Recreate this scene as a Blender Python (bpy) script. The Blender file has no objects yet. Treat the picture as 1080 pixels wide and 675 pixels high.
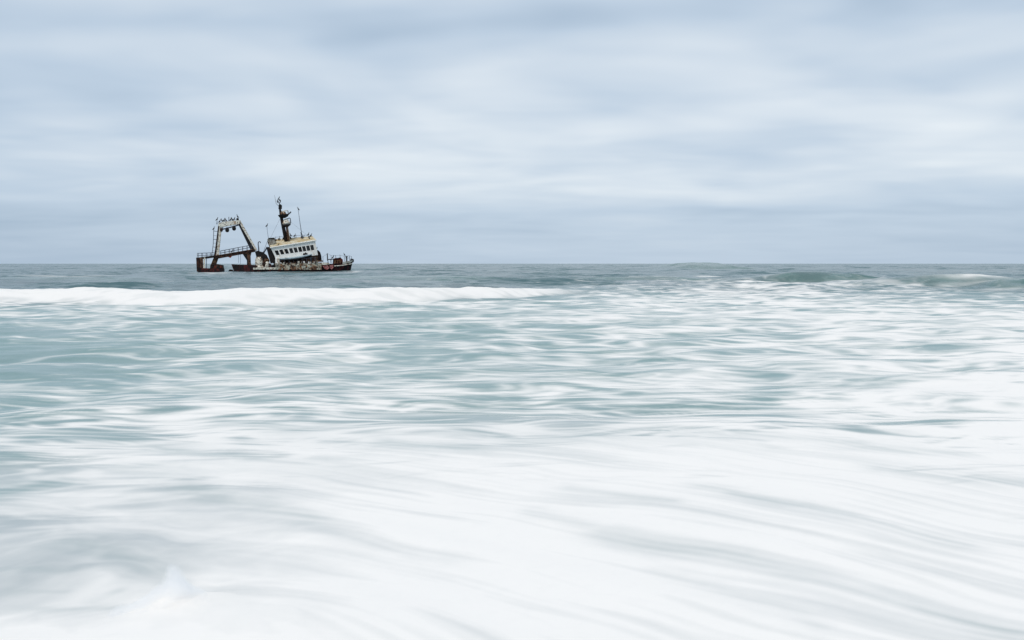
import bpy, bmesh, math, random
import numpy as np
from mathutils import Vector, Matrix

random.seed(7)
scene = bpy.context.scene
COL = scene.collection

# ------------------------------------------------------------------ camera
CAM_H = 1.75
F = 935.3            # focal length in units of 1/1080 of the picture width
HOR = 278.0          # height of the horizon in the photograph
cam_d = bpy.data.cameras.new('camera')
cam_d.sensor_width = 36.0
cam_d.lens = 36.0 * F / 1080.0
cam_d.shift_y = -(337.5 - HOR) / 1080.0
cam_d.clip_start = 0.1
cam_d.clip_end = 40000.0
cam = bpy.data.objects.new('camera', cam_d)
cam.location = (0, 0, CAM_H)
cam.rotation_euler = (math.radians(90), 0, 0)
COL.objects.link(cam)
scene.camera = cam

# ------------------------------------------------------------------ world: overcast sky
SUN_EL, SUN_AZ = math.radians(58), math.radians(200)      # azimuth clockwise from +Y
world = bpy.data.worlds.new('World')
scene.world = world
world.use_nodes = True
nt = world.node_tree
nt.nodes.clear()
N = nt.nodes.new
L = nt.links.new


def math_node(tree, op, a, b=None, c=None, clamp=False):
    n = tree.nodes.new('ShaderNodeMath')
    n.operation = op
    n.use_clamp = clamp
    for i, v in enumerate((a, b, c)):
        if v is None:
            continue
        if isinstance(v, (int, float)):
            n.inputs[i].default_value = v
        else:
            tree.links.new(v, n.inputs[i])
    return n.outputs[0]


def noise_node(tree, vec, scale, detail=3.0, rough=0.5, dist=0.0):
    n = tree.nodes.new('ShaderNodeTexNoise')
    n.inputs['Scale'].default_value = scale
    n.inputs['Detail'].default_value = detail
    n.inputs['Roughness'].default_value = rough
    n.inputs['Distortion'].default_value = dist
    if vec is not None:
        tree.links.new(vec, n.inputs['Vector'])
    return n.outputs['Fac']


def ramp_node(tree, fac, stops, interp='EASE'):
    n = tree.nodes.new('ShaderNodeValToRGB')
    n.color_ramp.interpolation = interp
    e = n.color_ramp.elements
    while len(e) < len(stops):
        e.new(0.5)
    for el, (p, c) in zip(e, stops):
        el.position = p
        el.color = (c[0], c[1], c[2], 1)
    tree.links.new(fac, n.inputs['Fac'])
    return n.outputs['Color']


def combine(tree, x, y, z=0.0):
    n = tree.nodes.new('ShaderNodeCombineXYZ')
    for i, v in enumerate((x, y, z)):
        if isinstance(v, (int, float)):
            n.inputs[i].default_value = v
        else:
            tree.links.new(v, n.inputs[i])
    return n.outputs[0]


def mix_rgb(tree, fac, a, b, mode='MIX'):
    n = tree.nodes.new('ShaderNodeMix')
    n.data_type = 'RGBA'
    n.blend_type = mode
    for sock, v in ((n.inputs[0], fac), (n.inputs[6], a), (n.inputs[7], b)):
        if isinstance(v, (int, float)):
            sock.default_value = v
        elif isinstance(v, tuple):
            sock.default_value = (v[0], v[1], v[2], 1)
        else:
            tree.links.new(v, sock)
    return n.outputs[2]


tc = N('ShaderNodeTexCoord')
sep = N('ShaderNodeSeparateXYZ')
L(tc.outputs['Generated'], sep.inputs[0])
zz = math_node(nt, 'MAXIMUM', sep.outputs[2], 0.0)
den = math_node(nt, 'ADD', zz, 0.10)
u = math_node(nt, 'DIVIDE', sep.outputs[0], den)
v = math_node(nt, 'DIVIDE', sep.outputs[1], den)
# a cloud deck seen in perspective: wide soft rolls, smaller streaks between them
deck1 = combine(nt, math_node(nt, 'MULTIPLY', u, 0.85), math_node(nt, 'MULTIPLY', v, 0.95), 43.3)
deck2 = combine(nt, math_node(nt, 'MULTIPLY', u, 1.9), math_node(nt, 'MULTIPLY', v, 2.8), 1.9)
deck3 = combine(nt, math_node(nt, 'MULTIPLY', u, 0.16), math_node(nt, 'MULTIPLY', v, 0.22), 27.6)
n1 = noise_node(nt, deck1, 0.8, 2.6, 0.5, 0.5)
n2 = noise_node(nt, deck2, 0.8, 2.0, 0.45, 0.3)
n3 = noise_node(nt, deck3, 1.0, 2.0, 0.5)
s = math_node(nt, 'MULTIPLY', n1, 0.80)
s = math_node(nt, 'MULTIPLY_ADD', n2, 0.36, s)
s = math_node(nt, 'MULTIPLY_ADD', n3, 0.70, s)
# thicker, greyer cloud low over the sea
low = ramp_node(nt, zz, [(0.0, (0.0,) * 3), (0.05, (0.0,) * 3), (0.095, (0.13,) * 3), (0.14, (0.09,) * 3), (0.3, (0.12,) * 3)])
# haze evens the cloud out towards the horizon
even = ramp_node(nt, zz, [(0.0, (0.15,) * 3), (0.05, (0.35,) * 3), (0.11, (0.9,) * 3), (0.3, (1.0,) * 3)])
s = math_node(nt, 'MULTIPLY_ADD', math_node(nt, 'SUBTRACT', math_node(nt, 'MULTIPLY', s, 0.95), 0.826), even, 0.560)
s = math_node(nt, 'ADD', math_node(nt, 'SUBTRACT', s, 0.03), low)
# the cloud is a little thinner, so brighter, straight out to sea
s = math_node(nt, 'MULTIPLY_ADD', math_node(nt, 'SUBTRACT', math_node(nt, 'MAXIMUM', sep.outputs[1], 0.75), 0.92), 0.55, s)
cloud = ramp_node(nt, s, [(0.44, (0.365, 0.475, 0.605)), (0.60, (0.505, 0.61, 0.73)),
                          (0.72, (0.62, 0.705, 0.795)), (0.88, (0.77, 0.83, 0.88))], 'LINEAR')
sky = N('ShaderNodeTexSky')
sky.sky_type = 'NISHITA'
sky.sun_disc = False
sky.sun_elevation = SUN_EL
sky.sun_rotation = SUN_AZ
bg_sky = N('ShaderNodeBackground')
bg_sky.inputs['Strength'].default_value = 0.08
L(sky.outputs[0], bg_sky.inputs['Color'])
bg_cloud = N('ShaderNodeBackground')
bg_cloud.inputs['Strength'].default_value = 1.0
L(cloud, bg_cloud.inputs['Color'])
mixw = N('ShaderNodeMixShader')
mixw.inputs[0].default_value = 0.93
L(bg_sky.outputs[0], mixw.inputs[1])
L(bg_cloud.outputs[0], mixw.inputs[2])
outw = N('ShaderNodeOutputWorld')
L(mixw.outputs[0], outw.inputs['Surface'])

# ------------------------------------------------------------------ sun (veiled by cloud)
sun_d = bpy.data.lights.new('sun', 'SUN')
sun_d.energy = 1.5
sun_d.angle = math.radians(14)
sun_d.color = (1.0, 0.92, 0.82)
sun = bpy.data.objects.new('sun', sun_d)
COL.objects.link(sun)
sdir = Vector((math.sin(SUN_AZ) * math.cos(SUN_EL), math.cos(SUN_AZ) * math.cos(SUN_EL), math.sin(SUN_EL)))
sun.rotation_euler = sdir.to_track_quat('Z', 'Y').to_euler()
sun.location = (0, -20, 40)

vs = scene.view_settings
vs.view_transform = 'Standard'
vs.look = 'None'
vs.exposure = 0.10
vs.gamma = 1.0
vs.use_curve_mapping = False
scene.cycles.use_denoising = True
scene.cycles.max_bounces = 24


def tag(o, label=None, cat=None, group=None, kind=None):
    if label:
        o['label'] = label
    if cat:
        o['category'] = cat
    if group:
        o['group'] = group
    if kind:
        o['kind'] = kind
    return o


# ------------------------------------------------------------------ the sea
_rng = np.random.RandomState(11)
PERM = np.concatenate([_rng.permutation(512)] * 2)
GA = _rng.rand(512) * 2 * np.pi
GX, GY = np.cos(GA), np.sin(GA)


def pn(x, y, seed=0):
    """gradient noise, about -1..1"""
    x = x + seed * 17.31
    y = y + seed * 9.17
    xi = np.floor(x).astype(np.int64)
    yi = np.floor(y).astype(np.int64)
    xf, yf = x - xi, y - yi
    uu = xf * xf * xf * (xf * (xf * 6 - 15) + 10)
    ww = yf * yf * yf * (yf * (yf * 6 - 15) + 10)

    def g(ix, iy, dx, dy):
        h = PERM[(PERM[ix & 511] + iy) & 511]
        return GX[h] * dx + GY[h] * dy
    a = g(xi, yi, xf, yf)
    b = g(xi + 1, yi, xf - 1, yf)
    c = g(xi, yi + 1, xf, yf - 1)
    d = g(xi + 1, yi + 1, xf - 1, yf - 1)
    return (a + (b - a) * uu + (c - a) * ww + (a - b - c + d) * uu * ww) * 1.5


def sstep(a, b, t):
    t = np.clip((t - a) / (b - a), 0, 1)
    return t * t * (3 - 2 * t)


def wpt(px, py):
    """a spot of the flat sea, from where it shows in the photograph"""
    Y = CAM_H * F / (py - HOR)
    return (px - 540.0) / F * Y, Y


# breaking roller: foot line and crest height along the shore
bore = [(-900, 320, 306), (-300, 321, 305), (0, 318.5, 305.4), (60, 319.5, 303.8), (150, 322, 306.6), (230, 321.5, 305.0), (300, 320.5, 303.6),
        (380, 319.0, 303.4), (450, 317, 303.5), (520, 314.5, 303.6), (570, 311.5, 304.4), (610, 309, 306.2), (680, 309, 307.6), (760, 309, 308.6)]
BX, BY, BH = [], [], []
for px, b, t in bore:
    X, Y = wpt(px, b)
    BX.append(X); BY.append(Y)
    BH.append(CAM_H - (t - HOR) / F * (Y + 2.2))
BX, BY, BH = map(np.array, (BX, BY, BH))

# coverage of foam by place (rows: distance as photo height, columns: photo x)
CPX = np.array([-400, 0, 135, 270, 405, 540, 675, 810, 945, 1080, 1500.])
CPY = np.array([279, 285, 292, 300, 312, 322, 335, 350, 380, 410, 440, 470, 520, 600, 675, 1200.])
COV = np.array([
    [0, 0, 0, 0, 0, 0, 0, 0, 0, 0, 0],
    [.00, .00, .00, .00, .00, .00, .00, .02, .02, .02, .02],
    [.05, .05, .08, .08, .05, .05, .10, .15, .10, .08, .05],
    [.12, .12, .12, .12, .10, .12, .40, .55, .45, .22, .2],
    [.20, .20, .20, .20, .25, .35, .52, .58, .45, .35, .3],
    [.55, .55, .52, .52, .52, .52, .58, .64, .58, .52, .5],
    [.48, .48, .50, .48, .50, .52, .58, .64, .64, .62, .6],
    [.33, .33, .38, .42, .45, .48, .52, .58, .62, .62, .6],
    [.28, .28, .40, .52, .48, .48, .50, .55, .62, .66, .6],
    [.36, .36, .48, .52, .50, .46, .50, .55, .68, .74, .7],
    [.45, .45, .54, .60, .54, .54, .62, .70, .78, .82, .8],
    [.60, .60, .66, .72, .72, .72, .78, .84, .86, .86, .9],
    [.60, .60, .74, .84, .94, 1.0, 1.0, .97, .93, .90, .9],
    [.46, .46, .52, .84, 1.0, 1.0, .98, .97, .95, .92, .9],
    [.86, .86, .95, 1.0, 1.0, 1.0, 1.0, 1.0, .96, .93, .9],
    [.90, .90, .92, .92, .92, .92, .92, .92, .92, .90, .9]])

# long dark drags in the wash where the foam has thinned
drags = [([(640, 562), (860, 606), (1070, 664)], .16, .55), ([(740, 515), (850, 536), (1010, 572)], .13, .45),
         ([(600, 515), (710, 531)], .12, .34), ([(930, 494), (1085, 512)], .16, .5), ([(780, 459), (905, 466)], .16, .4),
         ([(165, 471), (275, 484)], .16, .55), ([(195, 515), (260, 526), (315, 549)], .16, .55), ([(-40, 524), (42, 511)], .26, 1.2),
         ([(-30, 487), (17, 484)], .24, 1.1), ([(48, 458), (118, 461)], .36, 1.1), ([(405, 467), (485, 472)], .22, .6),
         ([(425, 438), (545, 463)], .22, .45), ([(240, 446), (312, 453)], .24, .6), ([(86, 640), (112, 628)], .05, .35),
         ([(0, 606), (70, 604)], .05, .25), ([(0, 630), (60, 628)], .05, .25), ([(-20, 646), (110, 650)], .06, .35),
         ([(540, 465), (640, 458)], .3, .35), ([(700, 455), (760, 462)], .25, .35), ([(560, 540), (660, 566)], .12, .25),
         ([(880, 470), (1000, 474)], .2, .35), ([(330, 560), (470, 592)], .10, .18), ([(700, 600), (860, 655)], .10, .20),
         ([(70, 575), (150, 590), (170, 620)], .12, .30)]


def seg_dist(X, Y, a, b, wig):
    ax, ay = a
    dx, dy = b[0] - ax, b[1] - ay
    l2 = dx * dx + dy * dy
    t = np.clip(((X - ax) * dx + (Y - ay) * dy) / l2, 0, 1)
    ex, ey = X - (ax + t * dx), Y - (ay + t * dy)
    return np.sqrt(ex * ex + ey * ey)


# ship position (needed for the wash round it)
SHIP_PX, SHIP_WL = 292.0, 286.7
SHIP_A = math.atan((SHIP_PX - 540) / F)
SHIP_DC = CAM_H * F / (SHIP_WL - HOR)
SHIP_D = SHIP_DC / math.cos(SHIP_A)
SHIP_LOC = Vector((SHIP_D * math.sin(SHIP_A), SHIP_DC, 0))


def sea_fields(X, Y):
    R = np.sqrt(X * X + Y * Y)
    Yp = np.maximum(Y, 0.5)
    ry = HOR + CAM_H * F / Yp
    rx = 540 + F * X / Yp
    front = Y > 0.6
    # ---- height
    h = np.zeros_like(X)
    fade = 1 - sstep(300, 1500, R)
    surf = sstep(6, 12, R) * (1 - sstep(60, 110, R))
    h += surf * (0.075 * pn(X / 3.4, Y / 1.7, 1) + 0.035 * pn(X / 1.5 + 0.4 * pn(X / 3, Y / 3, 4), Y / 0.8, 2) + 0.010 * pn(X / .6, Y / .33, 3))
    near = 1 - sstep(6, 12, R)
    sx_, cx_ = X * .84 - Y * .54, X * .54 + Y * .84
    h += near * (0.030 * pn(sx_ / 2.2, cx_ / .9, 5) + 0.010 * pn(sx_ / 1.0, cx_ / .3, 6))
    off = sstep(44, 70, R) * fade
    h += off * (0.30 * pn(X / 17, Y / 9, 7) + 0.22 * pn(X / 6.5, Y / 4.0, 8) + 0.06 * pn(X / 2.6, Y / 1.7, 9))
    h += sstep(120, 300, R) * fade * 0.25 * pn(X / 60, Y / 22, 10)
    # ---- the breaking roller
    wob = 0.35 * pn(X / 2.2, Y * 0 + .3, 12) + 0.9 * pn(X / 7.0, Y * 0 + .7, 13)
    Yb = np.interp(X, BX, BY) + wob
    Hb = np.interp(X, BX, BH) * (.99 + .035 * pn(X / .9, Y * 0 + .2, 14) + .02 * pn(X / .35, Y * 0 + .4, 11) + .11 * pn(X / 3.7, Y * 0 + .6, 15))
    uu = Y - Yb
    prof = np.where(uu < 2.2, sstep(-0.3, 2.2, uu), np.exp(-((uu - 2.2) / 4.0) ** 2))
    inb = (Y > 5)
    face = sstep(-.2, 1.0, uu) * (1 - sstep(2.6, 6.0, uu)) * inb
    hb = Hb * prof * inb * (1 - .5 * sstep(3, 8, X) * 0)
    h = h * (1 - .6 * face) + hb + face * (0.04 * pn(X / 1.1, Y / .8, 16) + .02 * pn(X / .4, Y / .4, 17))
    xt = sstep(wpt(560, 311)[0], wpt(640, 309)[0], X)
    foam_b = sstep(-1.6, .7, uu + .7 * pn(X / 3.2, Y / 1.6, 18) + .5 * pn(X / 1.0, Y / .7, 19)) * (1 - sstep(2.3, 4.2, uu)) * (1 - xt) * inb
    foam_b *= 1 - .12 * sstep(.05, .55, pn(X / 2.6, Y / .55, 21) + .4 * pn(X / .8, Y / .3, 22))
    # ---- swells standing up on the right and far out
    swells = []
    for (px, pb, pt, halfpx, back, tilt) in [(868, 298.0, 287.0, 84, 7, .03), (1010, 303.5, 289.8, 84, 5.5, -.02), (690, 297, 291.6, 80, 6, .02),
                                             (768, 284.5, 276.9, 44, 60, 0), (1120, 305, 293, 70, 5, 0), (60, 296, 292.0, 90, 6, .01), (420, 295, 291.5, 110, 7, 0)]:
        x0, y0 = wpt(px, pb)
        Hs = CAM_H - (pt - HOR) / F * (y0 + back * .55)
        wx = halfpx / F * y0
        yy = Y - (y0 + tilt * (X - x0)) - .5 * pn(X / (wx * .5), Y * 0, px % 31)
        pr = np.where(yy < back * .55, sstep(0, back * .55, yy), np.exp(-((yy - back * .55) / back) ** 2))
        w = np.exp(-np.abs((X - x0) / wx) ** 2.6) * (1 + .15 * pn(X / (wx * .4), Y * 0, 20))
        d = Hs * pr * w * inb
        h = h * (1 - .5 * w * pr * inb) + d
        swells.append((yy / back, w, px))
    # ---- splash thrown up in the near wash
    gx, gy = wpt(184, 652)
    rag = 1 + .12 * pn(X / .11, Y / .11, 71)
    spx = np.exp(-((X - gx - .02) / .24) ** 2) * .075
    spl = spx * np.exp(-((Y - gy - .3 * (X - gx)) / .16) ** 2) * rag
    g2x, g2y = wpt(275, 665)
    spl += .07 * np.exp(-((X - g2x) / .5) ** 2) * np.exp(-((Y - g2y) / .35) ** 2)
    g3x, g3y = wpt(80, 690)
    spl += .07 * np.exp(-((X - g3x) / .6) ** 2) * np.exp(-((Y - g3y) / .25) ** 2)
    h += spl
    # ---- foam coverage
    ci = np.clip(np.interp(ry, CPY, np.arange(len(CPY))), 0, len(CPY) - 1.001)
    cj = np.clip(np.interp(rx, CPX, np.arange(len(CPX))), 0, len(CPX) - 1.001)
    i0, j0 = ci.astype(int), cj.astype(int)
    fi, fj = ci - i0, cj - j0
    C = (COV[i0, j0] * (1 - fi) * (1 - fj) + COV[i0 + 1, j0] * fi * (1 - fj) + COV[i0, j0 + 1] * (1 - fi) * fj + COV[i0 + 1, j0 + 1] * fi * fj)
    C = np.where(front, C, .9)
    C = C + sstep(5, 9, R) * (1 - sstep(35, 60, R)) * (.10 * pn(X / 4.5 + .4 * pn(X / 3, Y / 2, 28), Y / 2.2, 29))
    # drawn-out lace: two families of strands crossing at a small angle, coarser offshore
    def strands(seed, turn, lx, ly):
        c_, s_ = math.cos(turn), math.sin(turn)
        a_ = X + .30 * lx * pn(X / (lx * 1.1), Y / (ly * 1.9), seed)
        b_ = Y + .85 * ly * pn(X / (lx * .9), Y / (ly * 1.6), seed + 1) + .18 * ly * pn(X / (lx * .4), Y / (ly * .6), seed + 2)
        p_, q_ = (a_ * c_ - b_ * s_) / lx, (a_ * s_ + b_ * c_) / ly
        n_ = .50 * pn(p_, q_, seed + 3) + .34 * pn(p_ * 2.1, q_ * 2.3, seed + 4) + .24 * pn(p_ * 4.1, q_ * 5.0, seed + 5) + .13 * pn(p_ * 6.0, q_ * 8.0, seed + 6)
        r_ = 1 - np.abs(pn(p_ * 1.2, q_ * 1.3, seed + 7)) * 2.8
        r2_ = 1 - np.abs(pn(p_ * 2.4, q_ * 2.9, seed + 8)) * 2.8
        return .42 * n_ + .19 * (r_ - .3) + .19 * (r2_ - .3)
    w_a = 1 - sstep(10, 18, R)
    w_c = sstep(18, 38, R)
    w_b = 1 - np.maximum(w_a, w_c)
    lace = np.zeros_like(X)
    for w_, lx, ly, sd in ((w_a, 2.6, .60, 101), (w_b, 3.3, 1.2, 131), (w_c, 4.4, 2.6, 161)):
        lace += w_ * (.62 * strands(sd, .10, lx, ly) + .62 * strands(sd + 12, -.13, lx * .8, ly * .8))
    lace += .5
    # silky drags near the beach, pulled along the shore on the left and down to the right on the right
    psi = Y + .55 * X + .05 * np.clip(X, -6, 6) ** 2
    wxs = X + .4 * pn(X / 2.2, Y / 2.2, 41)
    wcs = psi + .30 * pn(X / 2.4, Y / 2.0, 42) + .09 * pn(X / .8, Y / .8, 43)
    silk = .5 + .34 * pn(wxs / 2.3, wcs / .46, 44) + .26 * pn(wxs / 1.3, wcs / .17, 45) + .19 * pn(wxs / .8, wcs / .085, 46)
    cloudy = .5 * pn(X / 1.1 + .6 * pn(X / .9, Y / .9, 48), Y / .8, 49) + .3 * pn(X / .45, Y / .33, 50)
    m = sstep(5.6, 11.0, R + 1.2 * pn(X / 2.6, Y / 1.6, 47))
    foam_l = .05 + .95 * sstep(.26, .82, lace + (C - .5) * 1.1)
    # churned, cloudy froth on the left
    tx, ty = X + .45 * pn(X / .9, Y / .8, 81) + .18 * pn(X / .35, Y / .3, 82), Y + .40 * pn(X / .9, Y / .8, 83) + .16 * pn(X / .35, Y / .3, 84)
    turb = .5 + .42 * pn(tx / 1.3, ty / .8, 85) + .28 * pn(tx / .6, ty / .36, 86) + .18 * pn(tx / .28, ty / .16, 87) + .10 * pn(tx / .14, ty / .09, 88)
    wl = .85 * sstep(.15, .42, -X / np.maximum(Y, .5)) * front
    silk = silk * (1 - wl) + turb * wl
    foam_n = np.clip(C + .04 - .60 * (.56 - silk) + .14 * cloudy, 0, 1)
    foam = foam_l * m + foam_n * (1 - m)
    # thin places
    Xw = X + .10 * pn(X / .7, Y / .7, 51) + .04 * pn(X / .25, Y / .25, 52)
    Yw = Y + .10 * pn(X / .7, Y / .7, 53) + .04 * pn(X / .25, Y / .25, 54)
    dk = np.zeros_like(X)
    for pts, w, st in drags:
        q = [wpt(*p) for p in pts]
        dd = None
        for a, b in zip(q[:-1], q[1:]):
            e = seg_dist(Xw, Yw, a, b, 0)
            dd = e if dd is None else np.minimum(dd, e)
        dk = np.maximum(dk, st * np.exp(-(dd / w) ** 2) * (.75 + .6 * pn(wxs / 1.2, wcs / .10, 55)))
    foam = foam * (1 - np.clip(dk, 0, 1) * .75)
    # foam of the roller and swells; round the wreck, wash and painted pale reflection
    foam = np.maximum(foam * (1 - sstep(2.6, 4.0, uu) * (1 - sstep(8, 12, uu)) * (1 - xt) * .6), foam_b)
    for yy, w, px in swells:
        if px in (868, 1010, 1120):
            foam *= 1 - .85 * w * sstep(0, .2, yy) * (1 - sstep(.7, 1.2, yy))
            foot = w ** .5 * sstep(-.75, -.15, yy) * (1 - sstep(.02, .25, yy))
            foam = np.maximum(foam, foot * .7 * sstep(.25, .9, .5 + .5 * pn(X / 3.2, Y / 2.6, 61) + .2 * pn(X / 1.2, Y / 1.2, 62)))
    for (px, py, sx, sy, st) in [(750, 292.6, 1.6, 3.5, 1.0), (1030, 302.6, 2.6, 1.0, 1.0), (775, 295, 3, 3, .6)]:
        a, b = wpt(px, py)
        foam = np.maximum(foam, st * np.exp(-((X - a) / sx) ** 2 - ((Y - b) / sy) ** 2) * (.8 + .4 * pn(X / 1.0, Y / 1.0, 63)))
    for (px, py, sx, sy, st) in [(228, 288.6, 3.5, 4, .55), (330, 288.4, 7, 2.5, .45), (275, 288.2, 6, 2.5, .4), (210, 290, 4, 3, .4), (373, 287.2, 1.5, 4, .5), (70, 292, 6, 4, .4)]:
        a, b = wpt(px, py)
        foam = np.maximum(foam, st * np.exp(-((X - a) / sx) ** 2 - ((Y - b) / sy) ** 2) * (.6 + .8 * np.abs(pn(X / 1.7, Y / 2.5, 64))))
    sf = np.clip(spl / .07, 0, 1)
    foam = np.maximum(foam, .95 * sstep(.15, .95, sf + .18 * pn(X / .12, Y / .12, 73)))
    foam = np.clip(foam, 0, 1)
    # milky, aerated water inside the surf
    milk = np.clip(.15 + .85 * sstep(80, 34, R) * sstep(-.2, .8, C + .3), 0, 1) * (1 - .4 * sstep(40, 44, R) * (1 - sstep(-5, 5, X)))
    green = np.zeros_like(X)
    for yy, w, px in swells:
        green = np.maximum(green, w * sstep(-.15, .15, yy) * (1 - sstep(.8, 1.4, yy)) * inb * (.55 if px in (60, 420) else 1))
        if px != 768:
            milk = np.maximum(milk, .34 * w * sstep(-.1, .2, yy) * (1 - sstep(.8, 1.4, yy)))
    shoal = (1 - sstep(5.5, 13.0, R + .8 * pn(X / 2.4, Y / 2.0, 74)))
    shoal = shoal * (1 - .8 * np.clip(dk, 0, 1))
    part = np.zeros(X.shape, dtype=np.int32)
    part[(uu > -.4) & (uu < 3.4) & inb & (xt < .7) & (np.abs(X) < 60)] = 1
    for yy, w, px in swells:
        if px in (868, 1010):
            part[(yy > -.05) & (yy < 1.1) & (w > .25) & inb] = 2 if px == 868 else 3
    return h, foam, milk, shoal, green, part


def build_sea():
    rad = np.concatenate([np.geomspace(0.6, 2.8, 24, endpoint=False), np.geomspace(2.8, 110, 1000, endpoint=False),
                          np.geomspace(110, 700, 150, endpoint=False), np.geomspace(700, 14000, 46)])
    half = math.radians(37)
    dense = np.linspace(-half, half, 760)
    rest = np.linspace(half, 2 * math.pi - half, 110)[1:-1]
    ang = np.concatenate([dense, rest])
    nr, na = len(rad), len(ang)
    A, Rr = np.meshgrid(ang, rad)
    X, Y = Rr * np.sin(A), Rr * np.cos(A)
    h, foam, milk, shoal, green, part = sea_fields(X.ravel(), Y.ravel())
    co = np.stack([X.ravel(), Y.ravel(), h], 1)
    co = np.vstack([co, [[0, 0, float(h[:na].mean())]]])
    foam = np.append(foam, .9); milk = np.append(milk, 1.0); shoal = np.append(shoal, 1.0); green = np.append(green, 0.0); part = np.append(part, 0)
    idx = np.arange(nr * na).reshape(nr, na)
    nxt = np.roll(idx, -1, axis=1)
    quads = np.stack([idx[:-1], idx[1:], nxt[1:], nxt[:-1]], -1).reshape(-1, 4)[:, ::-1]
    fan = np.stack([np.full(na, nr * na), idx[0], nxt[0]], 1)[:, ::-1]
    nrm = np.cross(co[quads[0, 1]] - co[quads[0, 0]], co[quads[0, 2]] - co[quads[0, 0]])
    if nrm[2] < 0:
        quads = quads[:, ::-1]; fan = fan[:, ::-1]
    qp = part[quads].min(1)
    out = []
    for pid, name in ((0, 'sea'), (1, 'breaking_wave'), (2, 'green_swell'), (3, 'green_swell')):
        q = quads[qp == pid]
        if len(q) == 0:
            continue
        f3 = fan if pid == 0 else np.zeros((0, 3), dtype=int)
        used = np.unique(np.concatenate([q.ravel(), f3.ravel()]))
        remap = np.full(len(co), -1); remap[used] = np.arange(len(used))
        loops = np.concatenate([remap[q].ravel(), remap[f3].ravel()]).astype(np.int32)
        starts = np.concatenate([np.arange(len(q)) * 4, len(q) * 4 + np.arange(len(f3)) * 3]).astype(np.int32)
        me = bpy.data.meshes.new(name)
        me.vertices.add(len(used)); me.loops.add(len(loops)); me.polygons.add(len(starts))
        me.vertices.foreach_set('co', co[used].astype(np.float32).ravel())
        me.loops.foreach_set('vertex_index', loops)
        me.polygons.foreach_set('loop_start', starts)
        me.update(calc_edges=True)
        me.polygons.foreach_set('use_smooth', np.ones(len(starts), dtype=bool))
        for an, arr in (('foam', foam), ('milk', milk), ('shoal', shoal), ('green', green)):
            at = me.attributes.new(an, 'FLOAT', 'POINT')
            at.data.foreach_set('value', arr[used].astype(np.float32))
        o = bpy.data.objects.new(name, me)
        COL.objects.link(o)
        me.materials.append(M_sea)
        if out:
            o.parent = out[0]
        out.append(o)
    tag(out[0], 'grey green sea with white drawn out surf foam up to the horizon', 'sea', kind='structure')
    return out


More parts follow.
